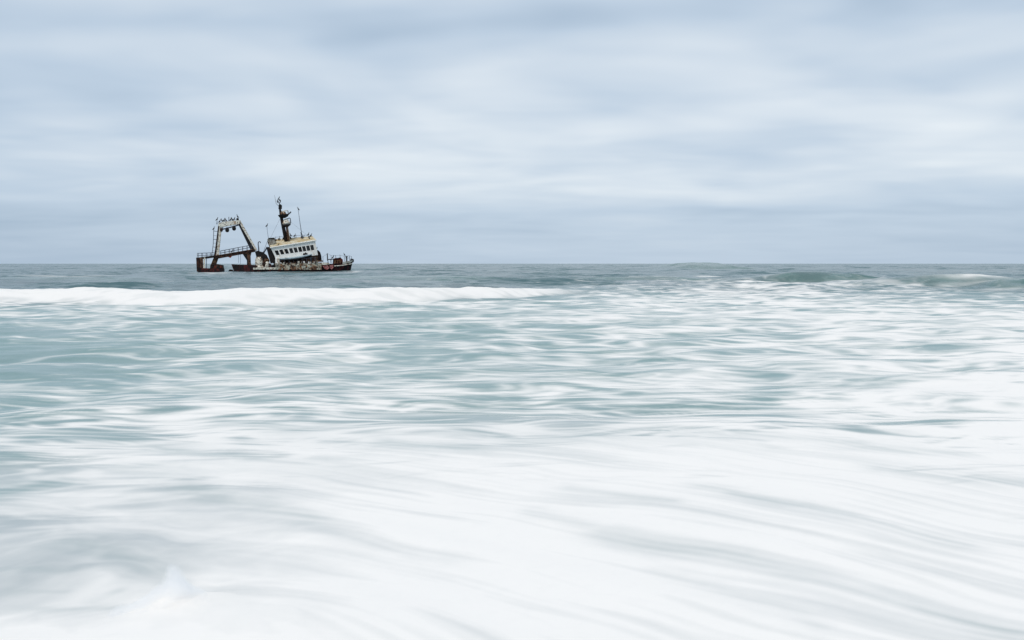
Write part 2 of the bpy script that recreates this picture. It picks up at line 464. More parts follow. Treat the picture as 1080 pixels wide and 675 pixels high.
def sea_material():
    m = bpy.data.materials.new('surf_water')
    m.use_nodes = True
    t = m.node_tree
    t.nodes.clear()
    geo = t.nodes.new('ShaderNodeNewGeometry')
    fo = t.nodes.new('ShaderNodeAttribute'); fo.attribute_name = 'foam'
    mi = t.nodes.new('ShaderNodeAttribute'); mi.attribute_name = 'milk'
    sp = t.nodes.new('ShaderNodeSeparateXYZ')
    t.links.new(geo.outputs['Position'], sp.inputs[0])
    # fine ripples
    p1 = combine(t, math_node(t, 'MULTIPLY', sp.outputs[0], 0.55), sp.outputs[1], 0.0)
    # ripple slopes, as a tilt of the normal (steeper offshore than in the smooth wash)
    def vnoise(vec, scale, detail):
        n = t.nodes.new('ShaderNodeTexNoise')
        n.inputs['Scale'].default_value = scale
        n.inputs['Detail'].default_value = detail
        t.links.new(vec, n.inputs['Vector'])
        sub = t.nodes.new('ShaderNodeVectorMath'); sub.operation = 'SUBTRACT'
        t.links.new(n.outputs['Color'], sub.inputs[0]); sub.inputs[1].default_value = (.5, .5, .5)
        return sub.outputs[0]

    def vmath(op, a, b):
        n = t.nodes.new('ShaderNodeVectorMath'); n.operation = op
        for i, v_ in enumerate((a, b)):
            if isinstance(v_, tuple):
                n.inputs[i].default_value = v_
            else:
                t.links.new(v_, n.inputs[i])
        return n.outputs[0]
    p2 = combine(t, math_node(t, 'MULTIPLY', sp.outputs[0], 0.10), math_node(t, 'MULTIPLY', sp.outputs[1], 0.045), 0.0)
    slope = vmath('ADD', vmath('MULTIPLY', vnoise(p1, 1.4, 3.0), (0.6, 0.9, 0)), vmath('MULTIPLY', vnoise(p2, 1.0, 4.0), (0.5, 1.3, 0)))
    calm = math_node(t, 'MULTIPLY_ADD', mi.outputs['Fac'], -1.4, 1.6)
    sc = t.nodes.new('ShaderNodeVectorMath'); sc.operation = 'SCALE'
    t.links.new(slope, sc.inputs[0]); t.links.new(calm, sc.inputs['Scale'])
    tilt = t.nodes.new('ShaderNodeVectorMath'); tilt.operation = 'NORMALIZE'
    t.links.new(vmath('ADD', geo.outputs['Normal'], sc.outputs[0]), tilt.inputs[0])
    wcol = mix_rgb(t, mi.outputs['Fac'], (0.014, 0.082, 0.106), (0.145, 0.280, 0.280))
    tint = noise_node(t, geo.outputs['Position'], 0.12, 2.0, 0.5)
    wcol = mix_rgb(t, math_node(t, 'MULTIPLY', tint, 0.5), wcol, mix_rgb(t, mi.outputs['Fac'], (0.016, 0.088, 0.094), (0.205, 0.318, 0.290)))
    gr = t.nodes.new('ShaderNodeAttribute'); gr.attribute_name = 'green'
    wcol = mix_rgb(t, gr.outputs['Fac'], wcol, (0.075, 0.165, 0.150))    # thin standing water of a swell
    sh = t.nodes.new('ShaderNodeAttribute'); sh.attribute_name = 'shoal'
    wcol = mix_rgb(t, sh.outputs['Fac'], wcol, (0.26, 0.325, 0.345))      # thin wash full of sand and bubbles
    water = t.nodes.new('ShaderNodeBsdfPrincipled')
    water.inputs['Roughness'].default_value = 0.22
    water.inputs['IOR'].default_value = 1.333
    water.inputs['Specular IOR Level'].default_value = 0.38
    t.links.new(wcol, water.inputs['Base Color'])
    t.links.new(tilt.outputs[0], water.inputs['Normal'])
    foam = t.nodes.new('ShaderNodeBsdfPrincipled')
    foam.inputs['Roughness'].default_value = 0.9
    foam.inputs['Specular IOR Level'].default_value = 0.2
    foam.inputs['Base Color'].default_value = (0.95, 0.91, 0.865, 1)
    # froth scatters light through its depth: its lit normal leans towards the vertical
    soft = t.nodes.new('ShaderNodeVectorMath'); soft.operation = 'NORMALIZE'
    t.links.new(vmath('ADD', geo.outputs['Normal'], (0, 0, 1.3)), soft.inputs[0])
    t.links.new(soft.outputs[0], foam.inputs['Normal'])
    g = noise_node(t, geo.outputs['Position'], 9.0, 4.0, 0.6, 0.5)
    ff = math_node(t, 'MULTIPLY_ADD', math_node(t, 'SUBTRACT', g, 0.5), 0.10, fo.outputs['Fac'])
    ff = math_node(t, 'MULTIPLY', ff, 1.0, clamp=True)
    mx = t.nodes.new('ShaderNodeMixShader')
    t.links.new(ff, mx.inputs[0])
    t.links.new(water.outputs[0], mx.inputs[1])
    t.links.new(foam.outputs[0], mx.inputs[2])
    o = t.nodes.new('ShaderNodeOutputMaterial')
    t.links.new(mx.outputs[0], o.inputs['Surface'])
    return m


M_sea = sea_material()
sea_objs = build_sea()
for o in sea_objs[1:]:
    if o.name.startswith('breaking'):
        o['label'] = 'long white roller of broken surf in front of the wreck'


# ------------------------------------------------------------------ spray thrown up in the near wash
def build_spray():
    gx, gy = wpt(184, 652)
    H, BXs, BYs = .28, .58, .42
    bm = bmesh.new()
    # a closed mound-shaped hull round the spray
    rings = []
    for t_ in (-.10, 0.0, .25, .5, .75, 1.0):
        k_ = 1.0 if t_ <= 0 else (1 - t_) ** 1.3 * .8 + .2
        rings.append([bm.verts.new((BXs * k_ * math.cos(a * math.pi / 10), BYs * k_ * math.sin(a * math.pi / 10), t_ * H * 1.15)) for a in range(20)])
    for q, w in zip(rings[:-1], rings[1:]):
        for k in range(20):
            bm.faces.new((q[k], q[(k + 1) % 20], w[(k + 1) % 20], w[k]))
    bm.faces.new(rings[0][::-1]); bm.faces.new(rings[-1])
    bmesh.ops.recalc_face_normals(bm, faces=bm.faces)
    me = bpy.data.meshes.new('sea_spray')
    bm.to_mesh(me); bm.free()
    o = bpy.data.objects.new('sea_spray', me)
    o.location = (gx, gy, 0.0)
    COL.objects.link(o)
    m = bpy.data.materials.new('spray_mist')
    m.use_nodes = True
    t = m.node_tree
    t.nodes.clear()
    c = t.nodes.new('ShaderNodeTexCoord')
    wn = t.nodes.new('ShaderNodeTexNoise')
    wn.inputs['Scale'].default_value = 9.0; wn.inputs['Detail'].default_value = 4.0
    t.links.new(c.outputs['Object'], wn.inputs['Vector'])
    sub = t.nodes.new('ShaderNodeVectorMath'); sub.operation = 'SUBTRACT'
    t.links.new(wn.outputs['Color'], sub.inputs[0]); sub.inputs[1].default_value = (.5, .5, .5)
    sca = t.nodes.new('ShaderNodeVectorMath'); sca.operation = 'SCALE'
    t.links.new(sub.outputs[0], sca.inputs[0]); sca.inputs['Scale'].default_value = 0.09
    add = t.nodes.new('ShaderNodeVectorMath'); add.operation = 'ADD'
    t.links.new(c.outputs['Object'], add.inputs[0]); t.links.new(sca.outputs[0], add.inputs[1])
    sp = t.nodes.new('ShaderNodeSeparateXYZ')
    t.links.new(add.outputs[0], sp.inputs[0])
    zr = math_node(t, 'DIVIDE', sp.outputs[2], H, clamp=True)
    wdt = math_node(t, 'MULTIPLY_ADD', math_node(t, 'POWER', math_node(t, 'SUBTRACT', 1.0, zr), 2.0), 0.36, 0.028)
    xs = math_node(t, 'ABSOLUTE', sp.outputs[0])
    ys = math_node(t, 'MULTIPLY', math_node(t, 'ABSOLUTE', sp.outputs[1]), 1.5)
    rr = math_node(t, 'SQRT', math_node(t, 'ADD', math_node(t, 'MULTIPLY', xs, xs), math_node(t, 'MULTIPLY', ys, ys)))
    f = math_node(t, 'SUBTRACT', 1.0, math_node(t, 'DIVIDE', rr, wdt), clamp=True)
    top = math_node(t, 'SUBTRACT', 1.0, math_node(t, 'POWER', zr, 3.0))
    den_ = math_node(t, 'MULTIPLY', math_node(t, 'MULTIPLY', f, top), 100.0)
    vol = t.nodes.new('ShaderNodeVolumePrincipled')
    vol.inputs['Color'].default_value = (1.0, 0.998, 0.995, 1)
    t.links.new(den_, vol.inputs['Density'])
    out = t.nodes.new('ShaderNodeOutputMaterial')
    t.links.new(vol.outputs[0], out.inputs['Volume'])
    me.materials.append(m)
    tag(o, 'soft white splash of spray rising from the foam at the bottom left', 'spray', kind='stuff')


build_spray()
scene.cycles.volume_bounces = 24
scene.cycles.volume_step_rate = 0.5

# ------------------------------------------------------------------ ship materials
def rusty(name, paint, rust=(0.13, 0.055, 0.03), amount=0.45, scale=1.3, streak=0.5, dark=(0.02, 0.014, 0.012), dark_amt=0.3, rough=0.75, paint2=None):
    m = bpy.data.materials.new(name)
    m.use_nodes = True
    t = m.node_tree
    b = t.nodes['Principled BSDF']
    c = t.nodes.new('ShaderNodeTexCoord')
    sp = t.nodes.new('ShaderNodeSeparateXYZ')
    t.links.new(c.outputs['Object'], sp.inputs[0])
    n_patch = noise_node(t, c.outputs['Object'], scale, 6.0, 0.62, 0.4)
    run = combine(t, math_node(t, 'MULTIPLY', sp.outputs[0], 3.2), math_node(t, 'MULTIPLY', sp.outputs[1], 3.2), math_node(t, 'MULTIPLY', sp.outputs[2], 0.45))
    n_run = noise_node(t, run, scale, 4.0, 0.6, 0.1)
    mixn = math_node(t, 'ADD', math_node(t, 'MULTIPLY', n_patch, 1 - streak), math_node(t, 'MULTIPLY', n_run, streak))
    th = 0.5 + (0.5 - amount) * 0.42
    fr = ramp_node(t, mixn, [(max(th - 0.05, 0), (0, 0, 0)), (min(th + 0.05, 1), (1, 1, 1))], 'LINEAR')
    n_d = noise_node(t, c.outputs['Object'], scale * 1.9, 5.0, 0.6, 0.8)
    td = 0.5 + (0.5 - dark_amt) * 0.42
    fd = ramp_node(t, n_d, [(max(td - 0.04, 0), (0, 0, 0)), (min(td + 0.06, 1), (1, 1, 1))], 'LINEAR')
    p = paint
    if paint2:
        n_p = noise_node(t, c.outputs['Object'], scale * 0.55, 3.0, 0.5)
        p = mix_rgb(t, ramp_node(t, n_p, [(.42, (0, 0, 0)), (.58, (1, 1, 1))], 'LINEAR'), paint, paint2)
    col = mix_rgb(t, fr, p, rust)
    col = mix_rgb(t, fd, col, dark)
    t.links.new(col, b.inputs['Base Color'])
    b.inputs['Roughness'].default_value = rough
    b.inputs['Specular IOR Level'].default_value = 0.25
    bp = t.nodes.new('ShaderNodeBump')
    bp.inputs['Strength'].default_value = 0.35
    bp.inputs['Distance'].default_value = 0.06
    t.links.new(mixn, bp.inputs['Height'])
    t.links.new(bp.outputs[0], b.inputs['Normal'])
    return m


M_white = rusty('weathered_white_paint', (0.90, 0.88, 0.83), (0.50, 0.34, 0.18), 0.20, 1.3, 0.7, (0.10, 0.06, 0.035), 0.14)
M_cream = rusty('stained_cream_paint', (0.86, 0.82, 0.71), (0.36, 0.19, 0.08), 0.36, 1.6, 0.5, (0.04, 0.022, 0.015), 0.34)
M_roof = rusty('rust_stained_roof_paint', (0.66, 0.60, 0.45), (0.48, 0.35, 0.17), 0.50, 0.8, 0.2, (0.16, 0.10, 0.05), 0.18)
M_rust = rusty('dark_rust', (0.045, 0.020, 0.015), (0.13, 0.045, 0.025), 0.36, 1.6, 0.4, (0.008, 0.006, 0.006), 0.5)
M_brown = rusty('brown_rust', (0.15, 0.075, 0.045), (0.06, 0.028, 0.02), 0.48, 1.7, 0.5, (0.010, 0.008, 0.008), 0.40, paint2=(0.34, 0.19, 0.10))
M_hull = rusty('black_maroon_hull', (0.014, 0.009, 0.011), (0.10, 0.018, 0.016), 0.44, 0.7, 0.5, (0.008, 0.006, 0.007), 0.4)
M_red = rusty('red_rust', (0.22, 0.035, 0.022), (0.10, 0.03, 0.02), 0.45, 1.6, 0.3, (0.02, 0.01, 0.01), 0.32)
M_pink = rusty('faded_red_paint', (0.46, 0.19, 0.18), (0.24, 0.05, 0.045), 0.45, 2.0, 0.4, (0.03, 0.014, 0.014), 0.34)
M_plate = rusty('peeling_hull_plating', (0.66, 0.61, 0.48), (0.30, 0.15, 0.07), 0.48, 1.5, 0.25, (0.03, 0.02, 0.018), 0.46, paint2=(0.45, 0.47, 0.40))
M_black = rusty('black_steel', (0.014, 0.013, 0.014), (0.05, 0.025, 0.018), 0.3, 1.5, 0.4, (0.008, 0.008, 0.009), 0.3)
M_blue = rusty('pale_blue_paint', (0.55, 0.64, 0.68), (0.28, 0.33, 0.33), 0.35, 1.2, 0.3, (0.05, 0.05, 0.05), 0.16)
M_rail = rusty('grey_blue_rail', (0.10, 0.12, 0.16), (0.08, 0.05, 0.04), 0.4, 2.0, 0.3, (0.02, 0.02, 0.02), 0.2)
M_grey = rusty('grey_weathered_steel', (0.36, 0.35, 0.31), (0.15, 0.11, 0.08), 0.45, 1.6, 0.3, (0.03, 0.03, 0.03), 0.35)
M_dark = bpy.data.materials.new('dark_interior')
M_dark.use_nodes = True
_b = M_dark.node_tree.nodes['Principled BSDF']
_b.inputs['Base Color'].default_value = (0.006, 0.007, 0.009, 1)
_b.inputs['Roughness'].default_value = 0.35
M_bird = bpy.data.materials.new('black_plumage')
M_bird.use_nodes = True
_t = M_bird.node_tree
_b = _t.nodes['Principled BSDF']
_c = _t.nodes.new('ShaderNodeTexCoord')
_t.links.new(mix_rgb(_t, noise_node(_t, _c.outputs['Object'], 14, 3), (0.010, 0.011, 0.014), (0.035, 0.03, 0.026)), _b.inputs['Base Color'])
_b.inputs['Roughness'].default_value = 0.6

# ------------------------------------------------------------------ ship helpers
# The wreck is drafted on a side elevation sheet: c = (x, y) on the sheet, 5.684 sheet units to a photo pixel.
SX = F / (SHIP_D * math.cos(SHIP_A) ** 2)
SZ = F / SHIP_DC


def P(cx, cy):
    return ((cx / 5.684 + 200 - SHIP_PX) / SX, (SHIP_WL - (cy / 5.684 + 200)) / SZ)


def link(name, bm, mat, parent=None, smooth=False):
    bmesh.ops.recalc_face_normals(bm, faces=bm.faces)
    me = bpy.data.meshes.new(name)
    bm.to_mesh(me)
    bm.free()
    if smooth:
        for p in me.polygons:
            p.use_smooth = True
    me.materials.append(mat)
    o = bpy.data.objects.new(name, me)
    COL.objects.link(o)
    o.parent = parent
    return o


def prism(bm, pts, y0, y1, top_shift=0.0):
    """a side outline (sheet points) given thickness from depth y0 to y1"""
    q = [P(*p) for p in pts]
    a = [bm.verts.new((x, y0, z)) for x, z in q]
    b = [bm.verts.new((x, y1, z)) for x, z in q]
    n = len(q)
    bm.faces.new(a)
    bm.faces.new(b[::-1])
    for i in range(n):
        bm.faces.new((a[i], b[i], b[(i + 1) % n], a[(i + 1) % n]))
    return bm


def hexa(bm, bot, top):
    a = [bm.verts.new(v) for v in bot]
    b = [bm.verts.new(v) for v in top]
    bm.faces.new(a[::-1])
    bm.faces.new(b)
    for i in range(4):
        bm.faces.new((a[i], a[(i + 1) % 4], b[(i + 1) % 4], b[i]))
    return bm


def beam(bm, p0, p1, w, d0, d1, w1=None):
    """box girder between two sheet points; w in metres across, depth d0..d1"""
    (x0, z0), (x1, z1) = P(*p0), P(*p1)
    w1 = w if w1 is None else w1
    dx, dz = x1 - x0, z1 - z0
    l = math.hypot(dx, dz)
    nx, nz = -dz / l, dx / l
    o = [(x0 + nx * w / 2, z0 + nz * w / 2), (x0 - nx * w / 2, z0 - nz * w / 2),
         (x1 - nx * w1 / 2, z1 - nz * w1 / 2), (x1 + nx * w1 / 2, z1 + nz * w1 / 2)]
    hexa(bm, [(x, d0, z) for x, z in o], [(x, d1, z) for x, z in o])
    return bm


def tube(bm, pts, r, seg=6):
    """round bar through 3-D points, r a number or one per point"""
    pts = [Vector(p) for p in pts]
    rs = r if isinstance(r, (list, tuple)) else [r] * len(pts)
    rings = []
    for i, p in enumerate(pts):
        d = (pts[min(i + 1, len(pts) - 1)] - pts[max(i - 1, 0)]).normalized()
        up = Vector((0, 1, 0)) if abs(d.y) < 0.9 else Vector((1, 0, 0))
        a = d.cross(up).normalized()
        b = d.cross(a)
        rings.append([bm.verts.new(p + (a * math.cos(2 * math.pi * k / seg) + b * math.sin(2 * math.pi * k / seg)) * rs[i]) for k in range(seg)])
    for q, w in zip(rings[:-1], rings[1:]):
        for k in range(seg):
            bm.faces.new((q[k], q[(k + 1) % seg], w[(k + 1) % seg], w[k]))
    bm.faces.new(rings[0][::-1])
    bm.faces.new(rings[-1])
    return bm


def T(cx, cy, y=0.0):
    x, z = P(cx, cy)
    return (x, y, z)


def nb():
    return bmesh.new()


def lathe(bm, cx, cy, y, prof, seg=14, tilt=0.0):
    """prof: list of (radius, height) in metres around an axis standing at the sheet point"""
    x0, z0 = P(cx, cy)
    rings = []
    for r, hgt in prof:
        ring = []
        for k in range(seg):
            a = 2 * math.pi * k / seg
            lx, lz = r * math.cos(a), hgt
            ring.append(bm.verts.new((x0 + lx * math.cos(tilt) - lz * math.sin(tilt), y + r * math.sin(a), z0 + lx * math.sin(tilt) + lz * math.cos(tilt))))
        rings.append(ring)
    for q, w in zip(rings[:-1], rings[1:]):
        for k in range(seg):
            bm.faces.new((q[k], q[(k + 1) % seg], w[(k + 1) % seg], w[k]))
    bm.faces.new(rings[0][::-1])
    bm.faces.new(rings[-1])
    return bm


# ------------------------------------------------------------------ the wreck
ship = bpy.data.objects.new('shipwreck', None)
ship.empty_display_size = 2
COL.objects.link(ship)
ship.location = SHIP_LOC
ship.rotation_euler = (0, 0, -SHIP_A)
tag(ship, 'rusty trawler wreck stranded bow up in the sea with leaning mast and stern gantry', 'shipwreck')


def loft_hull(stations, depth=-1.6):
    """stations: (sheet x at the rail, sheet x at the waterline, sheet y of the rail, half beam at rail, half beam at waterline)"""
    bm = nb()
    rings = []
    for xt, xw, ct, hd, hw in stations:
        xa, za = P(xt, ct)
        xb, _ = P(xw, 480)
        xm, zm = xb + (xa - xb) * .45, za * .45
        hm = hw + (hd - hw) * .35
        pr = [(xa, -hd, za), (xm, -hm, zm), (xb, -hw, -0.05), (xb - .25, -hw * .7, depth), (xb - .25, hw * .7, depth), (xb, hw, -0.05), (xm, hm, zm), (xa, hd, za)]
        rings.append([bm.verts.new(p) for p in pr])
    for a, b in zip(rings[:-1], rings[1:]):
        for k in range(8):
            bm.faces.new((a[k], b[k], b[(k + 1) % 8], a[(k + 1) % 8]))
    bm.faces.new(rings[0])
    bm.faces.new(rings[-1][::-1])
    return bm


hull = link('hull', loft_hull([(398, 395, 467, 3.2, 3.0), (455, 455, 466, 3.35, 3.2), (512, 512, 446, 3.4, 3.3), (600, 600, 441, 3.4, 3.3), (700, 700, 438, 3.4, 3.3),
                              (790, 785, 437, 3.3, 3.1), (850, 842, 445, 3.0, 2.7), (900, 888, 441, 2.5, 2.0), (940, 922, 436, 1.8, 1.3), (968, 948, 431, 1.0, .6), (988, 972, 428, .12, .1)]),
            M_hull, ship)
hull['label'] = 'black and maroon bow hull low in the water'
# plating, peeled to bare steel in places, in strakes along the side
for i in range(9):
    xa, xb = 512 + i * 31, 512 + (i + 1) * 31 - 1.2
    for j, (ya, yb) in enumerate(((441.5, 460), (460.8, 480))):
        bm = nb()
        jit = random.uniform(-2.0, 2.0)
        prism(bm, [(xa, ya + jit * .4 - (i * .2)), (xb, ya + jit * .4 - (i * .2)), (xb, yb + random.uniform(-2, 2)), (xa, yb + random.uniform(-2, 2))],
              -3.52 - random.uniform(0, .08), -3.36)
        link('hull_plate', bm, M_plate if not (j and i % 4 == 3) else M_brown, hull)
bm = nb()
prism(bm, [(790, 436), (836, 438), (838, 447), (792, 452)], -3.44, -2.95)
link('hull_plate', bm, M_cream, hull)
for pts in ([(796, 457), (828, 454), (836, 472), (822, 480), (806, 474)], [(838, 452), (860, 450), (862, 468), (850, 478), (840, 470)]):
    bm = nb()
    prism(bm, pts, -3.40, -2.7)
    link('painted_patch', bm, M_pink, hull)
# rubbing strake, following the flare of the bow
bm = nb()
strake = [(866, 458, 3.02), (900, 456, 2.62), (925, 453, 2.25), (950, 449, 1.72), (970, 446, 1.0), (981, 444, .45)]
tube(bm, [T(a, b, -y) for a, b, y in strake], .085, 6)
link('rubbing_strake', bm, M_cream, hull)
# bow bulwark
bm = nb()
st = [(920, 434, 447, 2.25), (940, 431, 444, 1.88), (960, 428, 440, 1.35), (978, 424, 434, .65), (990, 421, 430, .08)]
for s_ in (-1, 1):
    prev = None
    for cx, t_, b_, y in st:
        vs_ = [bm.verts.new((*T(cx, b_, s_ * y)[:2], T(cx, b_)[2])), bm.verts.new(T(cx, t_, s_ * (y + .10))), bm.verts.new(T(cx, t_, s_ * (y - .05))), bm.verts.new(T(cx, b_, s_ * (y - .15)))]
        if prev:
            for k in range(4):
                bm.faces.new((prev[k], vs_[k], vs_[(k + 1) % 4], prev[(k + 1) % 4]))
        else:
            bm.faces.new(vs_)
        prev = vs_
    bm.faces.new(prev[::-1])
bulwark = link('bulwark', bm, M_cream, ship)
bm = nb()
lathe(bm, 983, 428, 0, [(.30, -.3), (.42, .0), (.40, .35), (.22, .5)], 10)
link('stem_fairlead', bm, M_black, ship)
# windlass house, red with rust, under a flat dark shelter
bm = nb()
prism(bm, [(866, 446), (868, 416), (880, 409), (912, 411), (922, 419), (922, 441)], -1.9, 1.6)
house = link('windlass_house', bm, M_red, ship)
bm = nb()
prism(bm, [(829, 416), (880, 413), (908, 406), (912, 411), (880, 418), (832, 421)], -2.1, 1.8)
link('shelter_roof', bm, M_black, house)
for k in range(3):
    bm = nb()
    lathe(bm, 874 + k * 16, 434, -2.0, [(.34, -.35), (.34, -.28), (.2, -.26), (.2, .26), (.34, .28), (.34, .35)], 10)
    link('drum', bm, M_brown, house)
for cx in (832, 850):
    bm = nb()
    tube(bm, [T(cx, 440, -1.7), T(cx - 2, 418, -1.7)], .07)
    link('shelter_post', bm, M_black, house)
# deck gear forward of the deckhouse: an upright cable drum in a frame
bm = nb()
prism(bm, [(750, 432), (748, 380), (757, 364), (771, 362), (784, 374), (791, 396), (794, 428)], -1.3, 1.2)
drum = link('cable_drum_frame', bm, M_black, ship)
for y in (-1.55, -1.42):
    pass
bm = nb()
prism(bm, [(757, 428), (756, 388), (764, 374), (776, 376), (783, 398), (785, 428)], -1.55, -1.30)
link('cable_coil', bm, M_rust, drum)
bm = nb()
prism(bm, [(735, 436), (735, 428), (800, 424), (800, 432)], -3.2, 3.0)
link('deck_edge', bm, M_brown, ship)
# foredeck rail
bm = nb()
rp = [(800, 436, 400, -3.1), (828, 424, 380, -3.0), (850, 424, 392, -2.9), (878, 412, 393, -2.6), (905, 408, 390, -2.3), (932, 430, 396, -2.0), (952, 428, 397, -1.5), (966, 427, 396, -1.0), (981, 424, 400, -.4)]
for cx, b_, t_, y in rp:
    tube(bm, [T(cx, b_, y), T(cx - 2, t_, y)], .045, 5)
for dz in (0, 13):
    for a, b in zip(rp[5:-1], rp[6:]):
        tube(bm, [T(a[0] - 2, a[2] + dz, a[3]), T(b[0] - 2, b[2] + dz, b[3])], .028, 5)
for a, b in zip(rp[:5], rp[1:6]):
    tube(bm, [T(a[0] - 2, a[2] + 3, a[3]), T(b[0] - 2, b[2] + 3, b[3])], .022, 5)
link('foredeck_rail', bm, M_rail, ship)
bm = nb()
tube(bm, [T(828, 426, -2.6), T(825, 384, -2.6)], .11, 6)
link('rail_stanchion', bm, M_black, ship)
bm = nb()
tube(bm, [T(946, 430, -1.2), T(945, 400, -1.2)], .12, 6)
beam(bm, (938, 402), (953, 400), .16, -1.3, -1.1)
link('fairlead_post', bm, M_black, ship)

# ---- deckhouse: wall with real window openings, sloping roof, dark inside
def lerp2(a, b, t):
    return (a[0] + (b[0] - a[0]) * t, a[1] + (b[1] - a[1]) * t)


WL_T, WR_T = (487, 352), (752, 309)         # upper edge of the window wall
WL_B, WR_B = (522, 424), (768, 392)         # lower edge
wins = [(525, 381), (553, 377), (581, 373), (609, 368), (635, 363), (661, 358), (685, 354), (709, 349), (733, 345)]
YN, YF = -3.05, 2.9


def wallpt(s_, t_):
    return lerp2(lerp2(WL_T, WR_T, s_), lerp2(WL_B, WR_B, s_), t_)


def wall_inv(c):
    s_, t_ = .5, .5
    for _ in range(30):
        p = wallpt(s_, t_)
        ex, ey = c[0] - p[0], c[1] - p[1]
        s_ += ex / 256
        t_ += (ey + ex * 43 / 265) / 75
    return s_, t_


ws = [wall_inv(c) for c in wins]
cuts = [0.0]
for (s_, t_) in ws:
    cuts += [s_ - .0375, s_ + .0375]
cuts.append(1.0)
t_mid = sum(t_ for _, t_ in ws) / len(ws)
tr = [0.0, t_mid - .185, t_mid + .185, 1.0]
bm = nb()
TH = .14
for i in range(len(cuts) - 1):
    for j in range(3):
        if j == 1 and i % 2 == 1:
            continue
        prism(bm, [wallpt(cuts[i], tr[j]), wallpt(cuts[i + 1], tr[j]), wallpt(cuts[i + 1], tr[j + 1]), wallpt(cuts[i], tr[j + 1])], YN, YN + TH)
bmesh.ops.remove_doubles(bm, verts=bm.verts, dist=1e-4)
inner = [f for f in bm.faces if False]
# aft, forward and far walls
for a, b, c, d in ((WL_T, WL_B, 0, 0), (WR_T, WR_B, 0, 0)):
    s_ = 1 if a is WL_T else -1
    prism(bm, [a, (a[0] + 3 * s_, a[1]), (b[0] + 3 * s_, b[1]), b], YN + TH + .002, YF)
prism(bm, [WL_T, WR_T, WR_B, WL_B], YF + .002, YF + .14)
deckhouse = link('deckhouse', bm, M_white, ship)
deckhouse['label'] = 'white stained wheelhouse with a row of dark windows'
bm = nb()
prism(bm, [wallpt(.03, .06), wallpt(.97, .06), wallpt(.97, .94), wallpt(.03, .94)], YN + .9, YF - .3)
link('cabin_dark_block', bm, M_dark, deckhouse)  # near-black block standing in for the unlit inside behind the windows
for (s_, t_) in ws:
    bm = nb()
    o4 = [(s_ - .0375, t_mid - .185), (s_ + .0375, t_mid - .185), (s_ + .0375, t_mid + .185), (s_ - .0375, t_mid + .185)]
    i4 = [(s_ - .031, t_mid - .15), (s_ + .031, t_mid - .15), (s_ + .031, t_mid + .15), (s_ - .031, t_mid + .15)]
    for k in range(4):
        prism(bm, [wallpt(*o4[k]), wallpt(*o4[(k + 1) % 4]), wallpt(*i4[(k + 1) % 4]), wallpt(*i4[k])], YN + .03, YN + .10)
    w_ = link('window', bm, M_black, deckhouse)
    if random.random() < .6:       # some panes survive, others are gone
        bm = nb()
        prism(bm, [wallpt(*q) for q in i4], YN + .055, YN + .07)
        g_ = link('pane', bm, M_dark, deckhouse)
# roof: sloped sheet rising to the far side (the wreck heels towards the beach), with a kerb round it
rz = [T(483, 350, YN - .12), T(757, 305, YN - .12), T(741, 279, YF), T(478, 303, YF)]
bm = nb()
lo = [bm.verts.new(p) for p in rz]
up = [bm.verts.new((p[0], p[1], p[2] + .16)) for p in rz]
bm.faces.new(lo[::-1]); bm.faces.new(up)
for k in range(4):
    bm.faces.new((lo[k], lo[(k + 1) % 4], up[(k + 1) % 4], up[k]))
roof = link('roof', bm, M_roof, deckhouse)
bm = nb()
tube(bm, [T(482, 350, YN - .16), T(758, 305, YN - .16)], .13, 6)
link('roof_gutter', bm, M_white, deckhouse)
for s_, yy in ((0.13, 2.0), (.30, 2.2), (.9, 2.0)):
    cx, cy = 478 + s_ * 262, 303 - s_ * 24
    bm = nb()
    prism(bm, [(cx, cy + 6), (cx + 10, cy + 5), (cx + 9, cy - 4), (cx + 1, cy - 3)], yy - .5, yy + .5)
    link('roof_vent', bm, M_black if s_ != .3 else M_cream, deckhouse)
# porthole group and stain below the windows
for cx, cy in ((684, 388), (694, 384), (701, 388)):
    bm = nb()
    x0, z0 = P(cx, cy)
    prism(bm, [(cx + 6 * math.cos(a * math.pi / 5), cy + 7 * math.sin(a * math.pi / 5)) for a in range(10)], YN - .05, YN + .01)
    link('porthole', bm, M_black, deckhouse)
# lower deckhouse, set back under the bridge deck, with doors
bm = nb()
prism(bm, [(518, 424), (768, 392), (770, 440), (522, 446)], -2.3, 2.6)
lower = link('lower_deckhouse', bm, M_brown, ship)
for cx in (560, 640, 720):
    bm = nb()
    cy = 424 - (cx - 518) * .128
    prism(bm, [(cx, cy + 4), (cx + 13, cy + 2), (cx + 14, 442), (cx + 1, 442)], -2.36, -2.26)
    link('door', bm, M_dark, lower)
bm = nb()
prism(bm, [(520, 445), (770, 438), (770, 442), (520, 449)], -3.42, 3.3)
link('side_deck', bm, M_brown, ship)
for cx in (519, 531):
    bm = nb()
    beam(bm, (cx, 412), (cx + 2, 452), .42, -3.4, -3.0)
    link('bridge_pillar', bm, M_white if cx == 519 else M_cream, ship)
